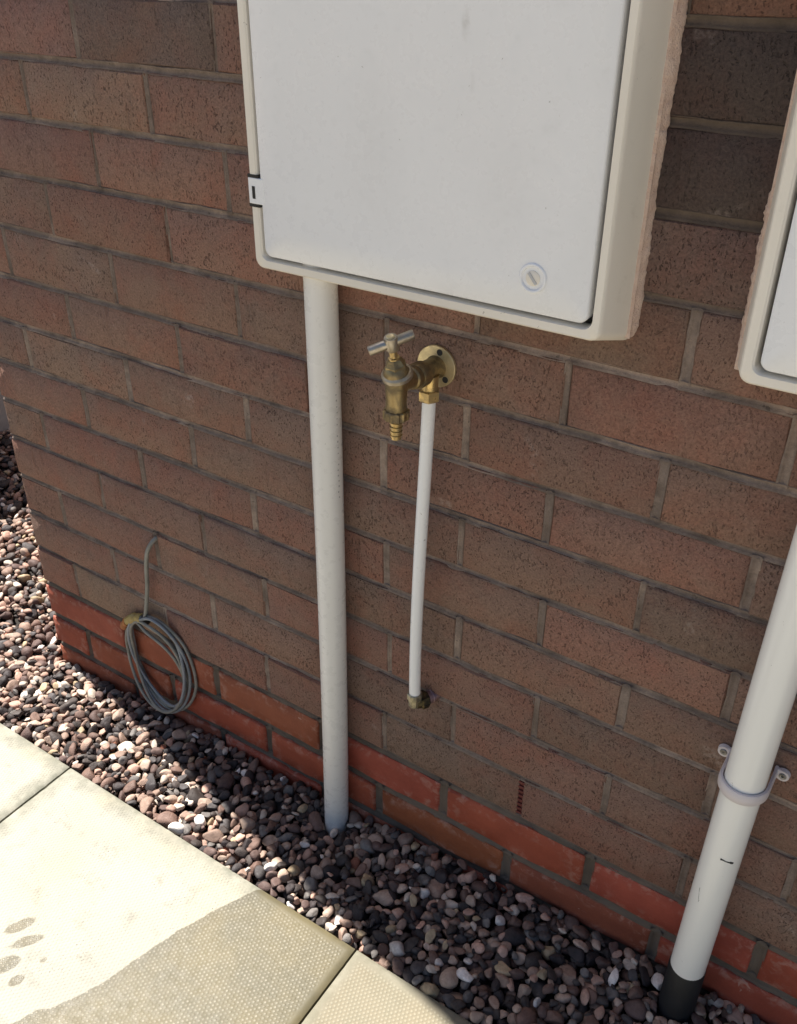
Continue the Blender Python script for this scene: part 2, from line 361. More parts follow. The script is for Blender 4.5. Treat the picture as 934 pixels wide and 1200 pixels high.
def brick_mesh(name, seed, L=0.215, H=0.065, D=0.1025, ch=0.0028, rough=0.0009, nx=5, nz=2):
    """a block whose front face (y=0) is gently uneven with worn, irregular arrises; origin at the front centre"""
    rnd = random.Random(seed); v = []; f = []
    # ring 0: front grid inset, ring 1: chamfer edge, ring 2: back
    xs = [-L / 2 + ch + (L - 2 * ch) * i / nx for i in range(nx + 1)]; zs = [-H / 2 + ch + (H - 2 * ch) * j / nz for j in range(nz + 1)]
    g = {}
    for j, z in enumerate(zs):
        for i, x in enumerate(xs):
            e = (i in (0, nx)) or (j in (0, nz))
            g[i, j] = len(v); v.append((x + rnd.uniform(-1, 1) * rough, rnd.uniform(-rough, rough) + (0.0004 if e else 0), z + rnd.uniform(-1, 1) * rough * (1.4 if e else 1)))
    for j in range(nz):
        for i in range(nx): f.append((g[i, j], g[i + 1, j], g[i + 1, j + 1], g[i, j + 1]))
    per = [(i, 0) for i in range(nx)] + [(nx, j) for j in range(nz)] + [(i, nz) for i in range(nx, 0, -1)] + [(0, j) for j in range(nz, 0, -1)]
    n = len(per); r1 = len(v)
    for (i, j) in per:
        x, y, z = v[g[i, j]]
        if i == 0: x = -L / 2
        if i == nx: x = L / 2
        if j == 0: z = -H / 2
        if j == nz: z = H / 2
        v.append((x, ch * rnd.uniform(0.7, 1.6), z))
    r2 = len(v)
    for (i, j) in per:
        x = v[r1 + per.index((i, j))][0]; z = v[r1 + per.index((i, j))][2]; v.append((x, D, z))
    for q in range(n):
        a, b = per[q], per[(q + 1) % n]
        f.append((g[b], g[a], r1 + q, r1 + (q + 1) % n)); f.append((r1 + (q + 1) % n, r1 + q, r2 + q, r2 + (q + 1) % n))
    f.append(tuple(r2 + q for q in range(n)))
    me = bpy.data.meshes.new(name); me.from_pydata(v, [], f); me.update()
    at = me.attributes.new('rim', 'FLOAT', 'POINT')
    vals = np.zeros(len(v), 'f')
    for i in range(nx + 1):
        for j in range(nz + 1):
            if i in (0, nx) or j in (0, nz): vals[g[i, j]] = 1.0
    vals[r1:] = 1.0
    at.data.foreach_set('value', vals)
    bm = bmesh.new(); bm.from_mesh(me); bmesh.ops.recalc_face_normals(bm, faces=bm.faces); bm.to_mesh(me); bm.free()
    for p in me.polygons: p.use_smooth = True
    me.set_sharp_from_angle(angle=math.radians(50))
    return me

BV = [brick_mesh('brick', 10 + i) for i in range(10)]
HV = [brick_mesh('brick_header', 40 + i, L=0.1025, D=0.215, nx=3) for i in range(4)]
RV = [brick_mesh('red_brick', 60 + i, ch=0.0032, rough=0.0010, nx=6, nz=3) for i in range(8)]
RH = [brick_mesh('red_header', 80 + i, L=0.1025, D=0.215, ch=0.0032, rough=0.0010, nx=3, nz=3) for i in range(3)]
for m in BV + HV: m.materials.append(M['brick'])
for m in RV + RH: m.materials.append(M['red'])

PAL = [(0.266, 0.166, 0.124), (0.280, 0.172, 0.127), (0.255, 0.157, 0.120), (0.243, 0.158, 0.122), (0.275, 0.160, 0.120), (0.260, 0.170, 0.128), (0.268, 0.155, 0.118)]
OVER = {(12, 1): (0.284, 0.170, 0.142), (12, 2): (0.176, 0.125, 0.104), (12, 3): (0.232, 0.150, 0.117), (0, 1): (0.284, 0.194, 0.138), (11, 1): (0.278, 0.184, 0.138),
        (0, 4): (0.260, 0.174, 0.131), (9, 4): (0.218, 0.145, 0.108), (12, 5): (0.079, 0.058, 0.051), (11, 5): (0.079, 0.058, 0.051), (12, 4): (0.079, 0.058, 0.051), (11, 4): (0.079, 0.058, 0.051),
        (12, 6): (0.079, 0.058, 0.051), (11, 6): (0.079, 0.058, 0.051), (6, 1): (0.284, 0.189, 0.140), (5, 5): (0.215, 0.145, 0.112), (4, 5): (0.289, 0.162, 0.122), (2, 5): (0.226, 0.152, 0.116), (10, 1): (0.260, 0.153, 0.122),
        (10, 4): (0.186, 0.125, 0.100), (10, 5): (0.162, 0.108, 0.090), (13, 5): (0.186, 0.113, 0.083), (1, 0): (0.260, 0.162, 0.124), (2, 2): (0.289, 0.186, 0.138)}
core_gap = 0.012
mort_v = []; mort_f = []
def strip(points, across, hw, depth=0.0048, edge=0.0006, seed=0):
    """concave pointed joint: points run along the joint on the wall plane, across is the unit direction over its width"""
    prof = [(-1.15, 1.6), (-1.0, 0.15), (-0.55, 0.75), (0, 1.0), (0.55, 0.75), (1.0, 0.15), (1.15, 1.6)]
    b0 = len(mort_v); n = len(prof); ax = Vector(across)
    for i, p in enumerate(points):
        p = Vector(p); nd = mnoise.noise(p * 55 + Vector((seed, 0, 0))); nw = mnoise.noise(p * 60 + Vector((0, seed, 5.0))); ns = mnoise.noise(p * 24 + Vector((3.0, 0, seed)))
        for (a, d) in prof:
            off = ax * (a * hw * (1 + 0.16 * nw) + 0.0011 * ns)
            dd = depth * d * (1 + 0.35 * nd) + edge + 0.0005 * nw if d < 1.5 else 0.007
            mort_v.append(p + off + Vector((0, dd, 0)))
    for i in range(len(points) - 1):
        for k in range(n - 1):
            q = b0 + i * n + k; mort_f.append((q, q + n, q + n + 1, q + 1))

up_v = []; up_f = []
def add_upper(me, mat4):
    b0 = len(up_v)
    for vv in me.vertices: up_v.append(mat4 @ vv.co)
    for p in me.polygons: up_f.append(tuple(b0 + i for i in p.vertices))

PART_X, PART_K = 1.72, 15
nb = 0
for k in range(-4, 63):
    z0, z1 = bed(k), bed(k + 1); red = k < 0
    jt = 0.014 if red else 0.0074
    if z0 > ZTOP: break
    L = perps(k, XMAX)
    edges = [0.0] + L + [XMAX]
    for i in range(len(edges) - 1):
        a, b = edges[i], edges[i + 1]
        rnd = random.Random(k * 1000 + i)
        jw = 0.0130 if red else (rnd.uniform(0.0050, 0.0080) if k < 8 else rnd.uniform(0.0035, 0.0060))
        if k in (6, 7, 8, 9, 2, 3) and a > 0.85: jw = max(jw, 0.0085)
        x0 = a + (0 if i == 0 else jw / 2); x1 = b - jw / 2
        header = (x1 - x0) < 0.14
        me = (rnd.choice(RH) if header else rnd.choice(RV)) if red else (rnd.choice(HV) if header else rnd.choice(BV))
        L0 = 0.1025 if header else 0.215
        h = (z1 - z0) - jt
        yo = rnd.uniform(-0.0012, 0.0012)
        loc = Vector(((x0 + x1) / 2, yo - (0.0 if not red else 0.0015), (z0 + z1) / 2 + rnd.uniform(-.0006, .0006)))
        sc = Vector(((x1 - x0) / L0, 1, h / 0.065)); ry = rnd.uniform(-.004, .004)
        if x0 < PART_X and k < PART_K:
            o = bpy.data.objects.new('brick', me); C.objects.link(o); o.parent = wall; o.location = loc - Vector(wall.location)
            o.scale = sc; o.rotation_euler = (0, ry, 0)
            if red: c = (0.41 * rnd.uniform(.85, 1.1), 0.098 * rnd.uniform(.85, 1.15), 0.048 * rnd.uniform(.85, 1.15))
            else:
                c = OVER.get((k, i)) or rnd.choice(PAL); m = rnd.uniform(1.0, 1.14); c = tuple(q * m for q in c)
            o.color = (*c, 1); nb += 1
        else:
            add_upper(me, Matrix.Translation(loc) @ Matrix.Diagonal((*sc, 1)))
        # perpend mortar
        if i < len(edges) - 2 and not (k == 0 and abs(b - 1.004) < 0.004):
            n = 7; hw = jw / 2 + 0.0012
            strip([(b, 0, z0 + jt * 0.3 + (z1 - z0 - jt * 0.6) * q / (n - 1)) for q in range(n)], (1, 0, 0), hw, 0.0035 if not red else 0.007, seed=k * 7 + i)
    # bed mortar below this course, sampled along the wall
    n = int(XMAX / 0.009)
    if k < 20:
        jb = 0.0076 if k > 0 else (0.014 if k < 0 else 0.0125)
        strip([(XMAX * q / n - 0.0005, 0, z0) for q in range(n + 1)], (0, 0, 1), jb / 2 + 0.0010, 0.0052 if k > 0 else 0.008, seed=k)
    # return wall round the corner (seen only from further left)
    yy = [0.0]; s = (0.2150 if k % 2 == 0 else 0.1025) + 0.005
    while yy[-1] < 1.6: yy.append(s if len(yy) == 1 else yy[-1] + 0.225)
    if k < 36:
        for i in range(1, len(yy) - 1):
            me = RV[i % 8] if red else BV[i % 10]
            mt = Matrix.Translation((0.0008, yy[i] + 0.1125, (z0 + z1) / 2)) @ Matrix.Rotation(-math.pi / 2, 4, 'Z') @ Matrix.Diagonal((1, 1, ((z1 - z0) - jt) / 0.065, 1))
            if not red: add_upper(me, mt)
print('bricks', nb)
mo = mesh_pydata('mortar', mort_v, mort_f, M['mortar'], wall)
up = mesh_pydata('brickwork', up_v, up_f, M['brick'], wall, smooth=False); up['kind'] = 'stuff'; up.color = (0.26, 0.175, 0.125, 1)
bm = box_bm(0.006, XMAX, core_gap, 1.55, -0.30, ZTOP)
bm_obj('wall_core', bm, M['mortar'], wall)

# weep vent in the first brown course
wv = bm_obj('weep_vent', box_bm(1.0000, 1.0085, 0.0045, 0.014, bed(0) + 0.008, bed(1) - 0.006, 0.0005, 1), M['weep'], wall)
zz = np.linspace(bed(0) + 0.012, bed(1) - 0.010, 8)
for z in zz:
    bm = box_bm(0.9998, 1.0087, 0.0022, 0.007, z - 0.0017, z + 0.0017, 0.0003, 1)
    o = bm_obj('louvre', bm, M['weep']); o.parent = wv; o.location = Vector((0, 0, 0))

# ------------------------------------------------------------------ paving
pav = empty('pavement', (0, -0.198, -0.21)); pav['kind'] = 'structure'
bm = box_bm(-3, 5.0, -2.62, -0.203, -0.295, -0.198); bm_obj('bedding', bm, M['soil'], pav)
def sd_wet(x, y):
    """signed distance-like field: positive inside the spilled water"""
    pl = [(0.705, -0.190), (0.690, -0.2075), (0.672, -0.240), (0.643, -0.315), (0.622, -0.392), (0.606, -0.450), (0.585, -0.490), (0.572, -0.500), (0.560, -0.53), (0.52, -0.60), (0.46, -0.75), (0.40, -1.2)]
    # polyline is monotone in y
    ys = [-p[1] for p in pl]; xs = [p[0] for p in pl]
    xe = np.interp(-y, ys, xs); d = (x - xe) * 0.9
    d = np.where(x < 0.8685, d, -1.0)                    # ran off down the joint
    d2 = np.full_like(x, -1.0)
    for (ex, ey, ra, rb, an) in [(0.449, -0.437, .021, .0085, 62), (0.480, -0.4435, .0235, .0088, 55), (0.521, -0.451, .0075, .0055, 60), (0.481, -0.487, .021, .0105, 58), (0.515, -0.492, .0105, .0070, 75)]:
        c, s = math.cos(math.radians(an)), math.sin(math.radians(an))
        # long axis given in the image's up-right direction on the ground
        u = (x - ex) * c + (y - ey) * s; w = -(x - ex) * s + (y - ey) * c
        q = np.sqrt((u / ra) ** 2 + (w / rb) ** 2); d2 = np.maximum(d2, (1 - q) * rb)
    return np.maximum(d, d2)
SX0, SLAB, ZS = 0.2685, 0.6, -0.166
for row in range(4):
    for ci in range(-4, 6):
        x0 = SX0 + SLAB * ci; y1 = -0.198 - SLAB * row; near = row == 0 and -1 <= ci <= 2
        gx, gy = 0.0016, 0.0016
        xa, xb, ya, yb = x0 + gx, x0 + SLAB - gx, y1 - SLAB + gx, y1 - (gx if row else 0)
        step = 0.005 if near else 0.06
        nx = int(round((xb - xa) / step)); ny = int(round((yb - ya) / step))
        xs = np.linspace(xa, xb, nx + 1); ys = np.linspace(ya, yb, ny + 1)
        X, Y = np.meshgrid(xs, ys); e = np.minimum(np.minimum(X - xa, xb - X), np.minimum(Y - ya, yb - Y))
        Z = ZS + random.uniform(-.0012, .0012) * (ci not in (0, 1)) - 0.0022 * np.clip(1 - e / 0.005, 0, 1) ** 2
        Zn = np.array([[mnoise.noise((a * 8, b * 8, 1.0)) for a in xs] for b in ys]) if near else 0 * X
        Zr = np.array([[mnoise.noise((a * 90, b * 90, 4.0)) for a in xs] for b in ys]) if near else 0 * X
        Z = Z + 0.0007 * Zn - 0.0016 * np.clip(Zr, 0, 1) * (e < 0.004)
        v = np.stack([X, Y, Z], -1).reshape(-1, 3); w = nx + 1
        f = [(j * w + i, j * w + i + 1, (j + 1) * w + i + 1, (j + 1) * w + i) for j in range(ny) for i in range(nx)]
        rim = [i for i in range(nx)] + [j * w + nx for j in range(ny)] + [ny * w + i for i in range(nx, 0, -1)] + [j * w for j in range(ny, 0, -1)]
        low = len(v); vl = v[rim].copy(); vl[:, 2] = ZS - 0.036; v = np.vstack([v, vl]); m = len(rim)
        f += [(rim[(q + 1) % m], rim[q], low + q, low + (q + 1) % m) for q in range(m)]
        o = mesh_pydata('paving_slab', v, f, M['slab'], pav); me = o.data; smooth_angle(o, 60)
        ed = np.concatenate([e.ravel(), np.zeros(m)]).astype('f')
        wt = np.concatenate([sd_wet(X, Y).ravel(), np.full(m, -1)]).astype('f')
        me.attributes.new('edge', 'FLOAT', 'POINT').data.foreach_set('value', ed)
        me.attributes.new('wet', 'FLOAT', 'POINT').data.foreach_set('value', wt)
        me.attributes.new('damp', 'FLOAT', 'POINT').data.foreach_set('value', np.full(len(wt), 1.0 if (ci == 1 and row == 0) else 0.0, 'f'))

# ------------------------------------------------------------------ low garden wall beyond the corner
gw = empty('garden_wall', (-1.02, 0.6, -0.30))
tag(gw, 'low pale grey concrete block wall beyond the house corner', 'wall')
gwx0, gwx1 = -1.06, -0.965; GH = 0.36
for r_ in range(3):
    zA = -0.30 + r_ * 0.262
    yA = -2.6 + (0.22 if r_ % 2 else 0)
    while yA < 3.0:
        o = bm_obj('block', box_bm(gwx0, gwx1, yA + 0.005, yA + 0.435, zA + 0.005, zA + 0.257, 0.004, 2), M['block'], gw); yA += 0.44
bm_obj('joints', box_bm(gwx0 + 0.006, gwx1 - 0.006, -2.6, 3.2, -0.30, -0.30 + 0.784), M['mortar'], gw)

# ------------------------------------------------------------------ gravel (one mass of pebbles)
def surf(x, y):
    zw = np.interp(x, [-2, 0, 0.30, 0.56, 0.78, 1.0, 1.3, 2.5], [-0.205, -0.204, -0.188, -0.184, -0.170, -0.151, -0.147, -0.147])
    zs = np.interp(x, [-2, 0.5, 1.2, 2.5], [-0.184, -0.182, -0.176, -0.176])
    t = np.clip(-y / 0.198, 0, 1); return zw + (zs - zw) * t - 0.020 * np.exp(-((x - 0.712) / 0.045) ** 2 - ((y + 0.055) / 0.05) ** 2)
def ico(sub):
    bm = bmesh.new(); bmesh.ops.create_icosphere(bm, subdivisions=sub, radius=1.0)
    v = np.array([q.co[:] for q in bm.verts]); f = np.array([[q.index for q in p.verts] for p in bm.faces]); bm.free(); return v, f
ICO = {2: ico(2), 3: ico(3)}
G = 0.0025; gx0, gy0 = -1.10, -0.20
gw_, gh_ = int(3.3 / G), int(1.6 / G)
H = np.zeros((gh_, gw_), 'f')
gyy, gxx = np.mgrid[0:gh_, 0:gw_]; H[:] = surf(gx0 + gxx * G, gy0 + gyy * G) - 0.014
TONES = [((0.181, 0.111, 0.087), 3.0), ((0.121, 0.077, 0.066), 2.8), ((0.336, 0.226, 0.173), 2.6), ((0.442, 0.322, 0.250), 2.4), ((0.064, 0.050, 0.045), 2.8), ((0.077, 0.067, 0.066), 1.8),
         ((0.168, 0.150, 0.138), 1.4), ((0.038, 0.029, 0.029), 2.4), ((0.595, 0.499, 0.413), 1.2), ((0.730, 0.662, 0.605), 0.45), ((0.317, 0.125, 0.077), 0.12), ((0.442, 0.336, 0.211), 0.7), ((0.490, 0.307, 0.235), 1.7)]
tw = np.array([q[1] for q in TONES]); tw /= tw.sum()
rng = np.random.default_rng(5)
VV = []; FF = []; CC = []; voff = 0
def pebble(x, y, big, sub):
    global voff
    s = big * min(rng.lognormal(0, 0.30), 1.6) * 0.0088
    r3 = np.array([s * rng.uniform(1.0, 1.4), s * rng.uniform(0.75, 1.05), s * rng.uniform(0.48, 0.82)])
    v, f = ICO[sub]
    # soft angular shape: squash against a few random planes
    p = v.copy()
    for _ in range(rng.integers(4, 9)):
        n = rng.normal(size=3); n /= np.linalg.norm(n); d = p @ n; lim = rng.uniform(0.45, 0.9); ov = np.clip(d - lim, 0, None); p -= np.outer(ov * 0.88, n)
    ph = rng.uniform(0, 6.28, 3); fr = rng.uniform(1.5, 3.0, 3)
    p *= (1 + 0.09 * np.sin(fr[0] * p[:, 0] + ph[0]) * np.sin(fr[1] * p[:, 1] + ph[1]) + 0.06 * np.sin(fr[2] * p[:, 2] * 1.5 + ph[2]))[:, None]
    p = p * r3
    a, b, c = rng.uniform(0, 6.28), rng.normal(0, 0.45), rng.normal(0, 0.45)
    Rz = np.array([[math.cos(a), -math.sin(a), 0], [math.sin(a), math.cos(a), 0], [0, 0, 1]]); Rx = np.array([[1, 0, 0], [0, math.cos(b), -math.sin(b)], [0, math.sin(b), math.cos(b)]]); Ry = np.array([[math.cos(c), 0, math.sin(c)], [0, 1, 0], [-math.sin(c), 0, math.cos(c)]])
    p = p @ (Rz @ Rx @ Ry).T
    mx, my, mz = np.abs(p).max(0)
    # keep clear of wall, slab and pipes
    if x > -0.012 - mx and y > -0.012 - my * 0.3 and x > -mx * 0.3: 
        if x > 0 or y > 0: 
            if y > -my and x > 0: y = -my - 0.001
            elif y > 0 and x > -mx: x = -mx - 0.001
    if y < -0.198 + my * 0.95: y = -0.198 + my * 0.95
    for (qx, qy, qr) in ((0.7025, -0.024, 0.019), (1.268, -0.040, 0.023)):
        d = math.hypot(x - qx, y - qy); lim = qr + 0.8 * max(mx, my)
        if d < lim:
            k = lim / max(d, 1e-4); x, y = qx + (x - qx) * k, qy + (y - qy) * k
            if y > -my: return
    i0, i1 = int((x - mx * 0.72 - gx0) / G), int((x + mx * 0.72 - gx0) / G) + 1; j0, j1 = int((y - my * 0.72 - gy0) / G), int((y + my * 0.72 - gy0) / G) + 1
    i0, j0 = max(i0, 0), max(j0, 0)
    if i0 >= gw_ or j0 >= gh_ or i1 <= i0 or j1 <= j0: return
    sub_h = H[j0:j1, i0:i1]
    if sub_h.size == 0: return
    base = np.quantile(sub_h, 0.62); zc = base + mz * 0.86
    top = surf(x, y) + 0.010
    if zc + mz * 0.4 > top + 0.006: return
    jj, ii = np.mgrid[j0:j0 + sub_h.shape[0], i0:i0 + sub_h.shape[1]]
    q = 1 - ((gx0 + ii * G - x) / mx) ** 2 - ((gy0 + jj * G - y) / my) ** 2
    H[j0:j1, i0:i1] = np.where(q > 0, np.maximum(sub_h, zc + mz * 0.95 * np.sqrt(np.clip(q, 0, None))), sub_h)
    VV.append(p + (x, y, zc)); FF.append(f + voff); voff += len(v)
    c = np.array(TONES[rng.choice(len(TONES), p=tw)][0]) * rng.uniform(0.8, 1.22); CC.append(np.tile(np.append(c, 1), (len(v), 1)))
for n_, (xa, xb, ya, yb, sub) in ((12500, (-0.05, 1.75, -0.198, -0.004, 3)), (4200, (-1.02, -0.05, -0.198, 0.0, 2)), (11500, (-0.97, -0.006, -0.02, 1.1, 2))):
    for _ in range(n_): pebble(rng.uniform(xa, xb), rng.uniform(ya, yb), 0.95 if rng.random() < 0.85 else 1.15, sub)
print('pebbles', len(VV))
Va = np.vstack(VV).astype('f'); Fa = np.vstack(FF).astype('i'); Ca = np.vstack(CC).astype('f')
me = bpy.data.meshes.new('gravel'); me.vertices.add(len(Va)); me.vertices.foreach_set('co', Va.ravel())
me.loops.add(Fa.size); me.loops.foreach_set('vertex_index', Fa.ravel()); me.polygons.add(len(Fa)); me.polygons.foreach_set('loop_start', np.arange(0, Fa.size, 3, dtype='i'))
me.polygons.foreach_set('use_smooth', np.ones(len(Fa), bool)); me.update(calc_edges=True)
me.attributes.new('tone', 'FLOAT_COLOR', 'POINT').data.foreach_set('color', Ca.ravel())
gr = link('gravel', me, M['pebble'], None, False)
tag(gr, 'rounded pink, brown and grey pebble gravel between paving and house wall', 'gravel', kind='stuff')
print('gravel tris', len(Fa))
# bed the pebbles lie in
bx = []; bf = []; nx, ny = 66, 26
for j in range(ny + 1):
    for i in range(nx + 1):
        x = -1.1 + 3.6 * i / nx; y = -0.202 + 1.5 * j / ny; bx.append((x, y, float(surf(x, y)) - 0.016))
bf = [(j * (nx + 1) + i, j * (nx + 1) + i + 1, (j + 1) * (nx + 1) + i + 1, (j + 1) * (nx + 1) + i) for j in range(ny) for i in range(nx)]
gb = mesh_pydata('gravel_bed', bx, bf, M['soil']); gb['kind'] = 'structure'

# ------------------------------------------------------------------ meter cabinets
def rrect(x0, x1, z0, z1, r, y, n=6):
    pts = []
    for (ccx, ccz, a0) in ((x1 - r, z0 + r, -90), (x1 - r, z1 - r, 0), (x0 + r, z1 - r, 90), (x0 + r, z0 + r, 180)):
        for i in range(n + 1):
            t = math.radians(a0 + 90 * i / n); pts.append((ccx + r * math.cos(t), y, ccz + r * math.sin(t)))
    return pts
def loft(rings, cap_first=False, cap_last=False):
    v = []; f = []; n = len(rings[0])
    for r_ in rings: v += r_
    for i in range(len(rings) - 1):
        for k in range(n): f.append((i * n + k, i * n + (k + 1) % n, (i + 1) * n + (k + 1) % n, (i + 1) * n + k))
    if cap_first: f.append(tuple(range(n - 1, -1, -1)))
    if cap_last: f.append(tuple(range((len(rings) - 1) * n, len(rings) * n)))
    return v, f
def meter_box(x0, z0, label, hinge, seal_sides, yF=-0.050, lock=True):
    W, Hh = 0.412, 0.598; x1, z1 = x0 + W, z0 + Hh
    root = empty('meter_box', (x0 + W / 2, 0, z0)); tag(root, label, 'meter box', 'white wall-mounted meter cabinets')
    fl = 0.013      # draft of the frame towards the wall
    rings = [rrect(x0 - fl, x1 + fl + .001, z0 - fl + .002, z1 + fl, 0.010, 0.010), rrect(x0 - fl, x1 + fl + .001, z0 - fl + .002, z1 + fl, 0.010, -0.003),
             rrect(x0 - 0.0010, x1 + 0.0012, z0 - 0.0010, z1 + 0.001, 0.011, yF + 0.0050), rrect(x0 - 0.0002, x1 + 0.0004, z0 - 0.0002, z1, 0.0105, yF + 0.0018), rrect(x0 + 0.0016, x1 - 0.0014, z0 + 0.0016, z1 - 0.0016, 0.010, yF),
             rrect(x0 + 0.0088, x1 - 0.0080, z0 + 0.0092, z1 - 0.009, 0.010, yF), rrect(x0 + 0.0108, x1 - 0.0088, z0 + 0.0100, z1 - 0.0105, 0.009, yF + 0.0020), rrect(x0 + 0.0125, x1 - 0.0092, z0 + 0.0104, z1 - 0.0112, 0.008, yF + 0.020)]
    v, f = loft(rings); o = mesh_pydata('frame', v, f, M['boxedge'], root); smooth_angle(o, 38)
    # dark recess behind the door
    bm_obj('recess', box_bm(x0 + 0.004, x1 - 0.004, yF + 0.016, 0.002, z0 + 0.004, z1 - 0.004), M['gap'], root)
    # door with turned edge
    a, b, c, d = x0 + 0.0150, x1 - 0.0133, z0 + 0.0142, z1 - 0.014
    rings = [rrect(a, b, c, d, 0.009, yF + 0.0140), rrect(a, b, c, d, 0.009, yF + 0.0022), rrect(a + 0.0006, b - 0.0006, c + 0.0006, d - 0.0006, 0.0088, yF + 0.0006), rrect(a + 0.0020, b - 0.0020, c + 0.0020, d - 0.0020, 0.0080, yF - 0.0004),
             rrect(a + 0.03, b - 0.03, c + 0.03, d - 0.03, 0.01, yF - 0.0012)]
    v, f = loft(rings, False, True); door = mesh_pydata('door', v, f, M['box'], root); smooth_angle(door, 38)
    rt = Vector(root.location); dl = Vector(door.location)
    def sub(o):           # make a sub-part of the door, built in world coordinates
        o.parent = door; o.location = Vector((0, 0, 0)) - rt - dl if False else -rt - dl; return o
    if lock:
        lx, lz = x0 + 0.342, z0 + 0.048; yd = yF - 0.0012
        ring = lathe_obj('lock_ring', (lx, yd + 0.002, lz), (0, -1, 0), [(0, 0.0140), (0.0028, 0.0140), (0.0036, 0.0132), (0.0036, 0.0118), (0.0026, 0.0108), (0.0014, 0.0106), (0.0012, 0.0001)], M['box'], n=36); sub(ring)
        slot = lathe_obj('lock_disc', (lx, yd + 0.002, lz), (0, -1, 0), [(0, 0.0074), (0.0026, 0.0072), (0.0032, 0.0062), (0.0032, 0.0001)], M['boxedge'], n=3 * 8); sub(slot)
        bmk = box_bm(-0.0065, 0.0065, -0.0006, 0.0004, -0.0013, 0.0013)
        bmesh.ops.transform(bmk, matrix=Matrix.Translation((lx, yd - 0.0013, lz)) @ Matrix.Rotation(math.radians(50), 4, 'Y'), verts=bmk.verts)
        sub(bm_obj('key_slot', bmk, M['key']))
    if hinge:
        for hz in (z0 + 0.083, z1 - 0.083):
            hg = bm_obj('hinge', box_bm(x0 - 0.0014, x0 + 0.0200, yF - 0.0008, yF + 0.012, hz - 0.0135, hz + 0.0135, 0.0008, 2), M['box'], root)
            for s_ in (-1, 1):
                o = bm_obj('hinge_gap', box_bm(x0 - 0.0018, x0 + 0.0125, yF - 0.0006, yF + 0.010, hz + s_ * 0.0135 - 0.0016 + s_ * 0.0018, hz + s_ * 0.0135 + 0.0016 + s_ * 0.0018), M['gap'], root)
            o = bm_obj('pin_slot', box_bm(x0 + 0.0040, x0 + 0.0078, yF - 0.0013, yF, hz - 0.0080, hz + 0.0050), M['gap']); o.parent = hg; o.location = -rt - Vector(hg.location)
    # sealant squeezed out round the edge
    for (sx, sgn, wmin, wmax) in seal_sides:
        v = []; f = []; n = 240
        for i in range(n + 1):
            z = z0 - 0.0055 + (Hh + 0.015) * i / n
            nz = 0.60 * mnoise.noise((sx * 9, 2.0, z * 13)) + 0.25 * mnoise.noise((sx * 9, 7.0, z * 61)) + 0.25 * mnoise.noise((sx * 9, 3.0, z * 310))
            w = wmin + (wmax - wmin) * min(1.0, max(0.0, 0.5 + nz)); w *= min(1.0, (i + 2) / 7)
            th = 0.0040 + 0.0022 * mnoise.noise((sx, 11.0, z * 60))
            for (a_, y_) in ((-0.003, -0.0095 - th * 0.3), (0.0012, -0.0085 - th * 0.3), (w * 0.45, -th * 1.25), (w * 0.85, -th * 0.9), (w, 0.003)):
                v.append((sx + sgn * a_, y_, z))
        for i in range(n):
            for k in range(4): f.append((i * 5 + k, i * 5 + k + 1, i * 5 + 6 + k, i * 5 + 5 + k))
        if sgn < 0: f = [tuple(reversed(q)) for q in f]
        sb = mesh_pydata('sealant', v, f, M['sealant'], root); smooth_angle(sb, 60)
    return root, door
boxL, doorL = meter_box(0.642, 0.720, 'large white meter cabinet above the brass tap, with round lock in its door', True, [(1.0675, 1, 0.0035, 0.0075)])
boxR, doorR = meter_box(1.1815, 0.7135, 'white meter cabinet cut off by the right edge, above the wide pipe', False, [(1.1695, -1, -0.0020, 0.0060)], lock=False)
# ------------------------------------------------------------------ conduit under the left cabinet
cd = empty('conduit', (0.7015, -0.024, -0.205)); tag(cd, 'greyish white plastic conduit running from the meter cabinet into the gravel', 'pipe')
cp = [(713, 760), (713, 694), (713, 596), (712, 407), (710, 180), (707, -61), (702, -213)]
zs_ = np.linspace(758, -204, 34); zz_ = [c[1] for c in cp][::-1]; xx_ = [c[0] for c in cp][::-1]
co = np.polyfit(zz_, xx_, 2)
tube_obj('tube', [(np.polyval(co, z) / 1000 if z < 694 else np.polyval(co, 694) / 1000, -0.024, z / 1000) for z in zs_], 0.0192, M['upvc'], cd, 36)
# row of tiny printed strokes down its right side
pv = []; pf = []
rp = random.Random(3)
for i in range(22):
    z = 0.60 - i * 0.0078
    if rp.random() < 0.2: continue
    x = np.polyval(co, z * 1000) / 1000; a0 = math.radians(rp.uniform(-14, -9)); a1 = a0 + math.radians(6); hgt = rp.uniform(.0012, .0026)
    b0 = len(pv)
    for (aa, z_) in ((a0, z), (a1, z), (a1, z + hgt), (a0, z + hgt)): pv.append((x + 0.0194 * math.cos(aa), -0.024 + 0.0194 * math.sin(aa), z_))
    pf.append((b0, b0 + 1, b0 + 2, b0 + 3))
mesh_pydata('printed_strokes', pv, pf, M['smudge'], cd, smooth=False)

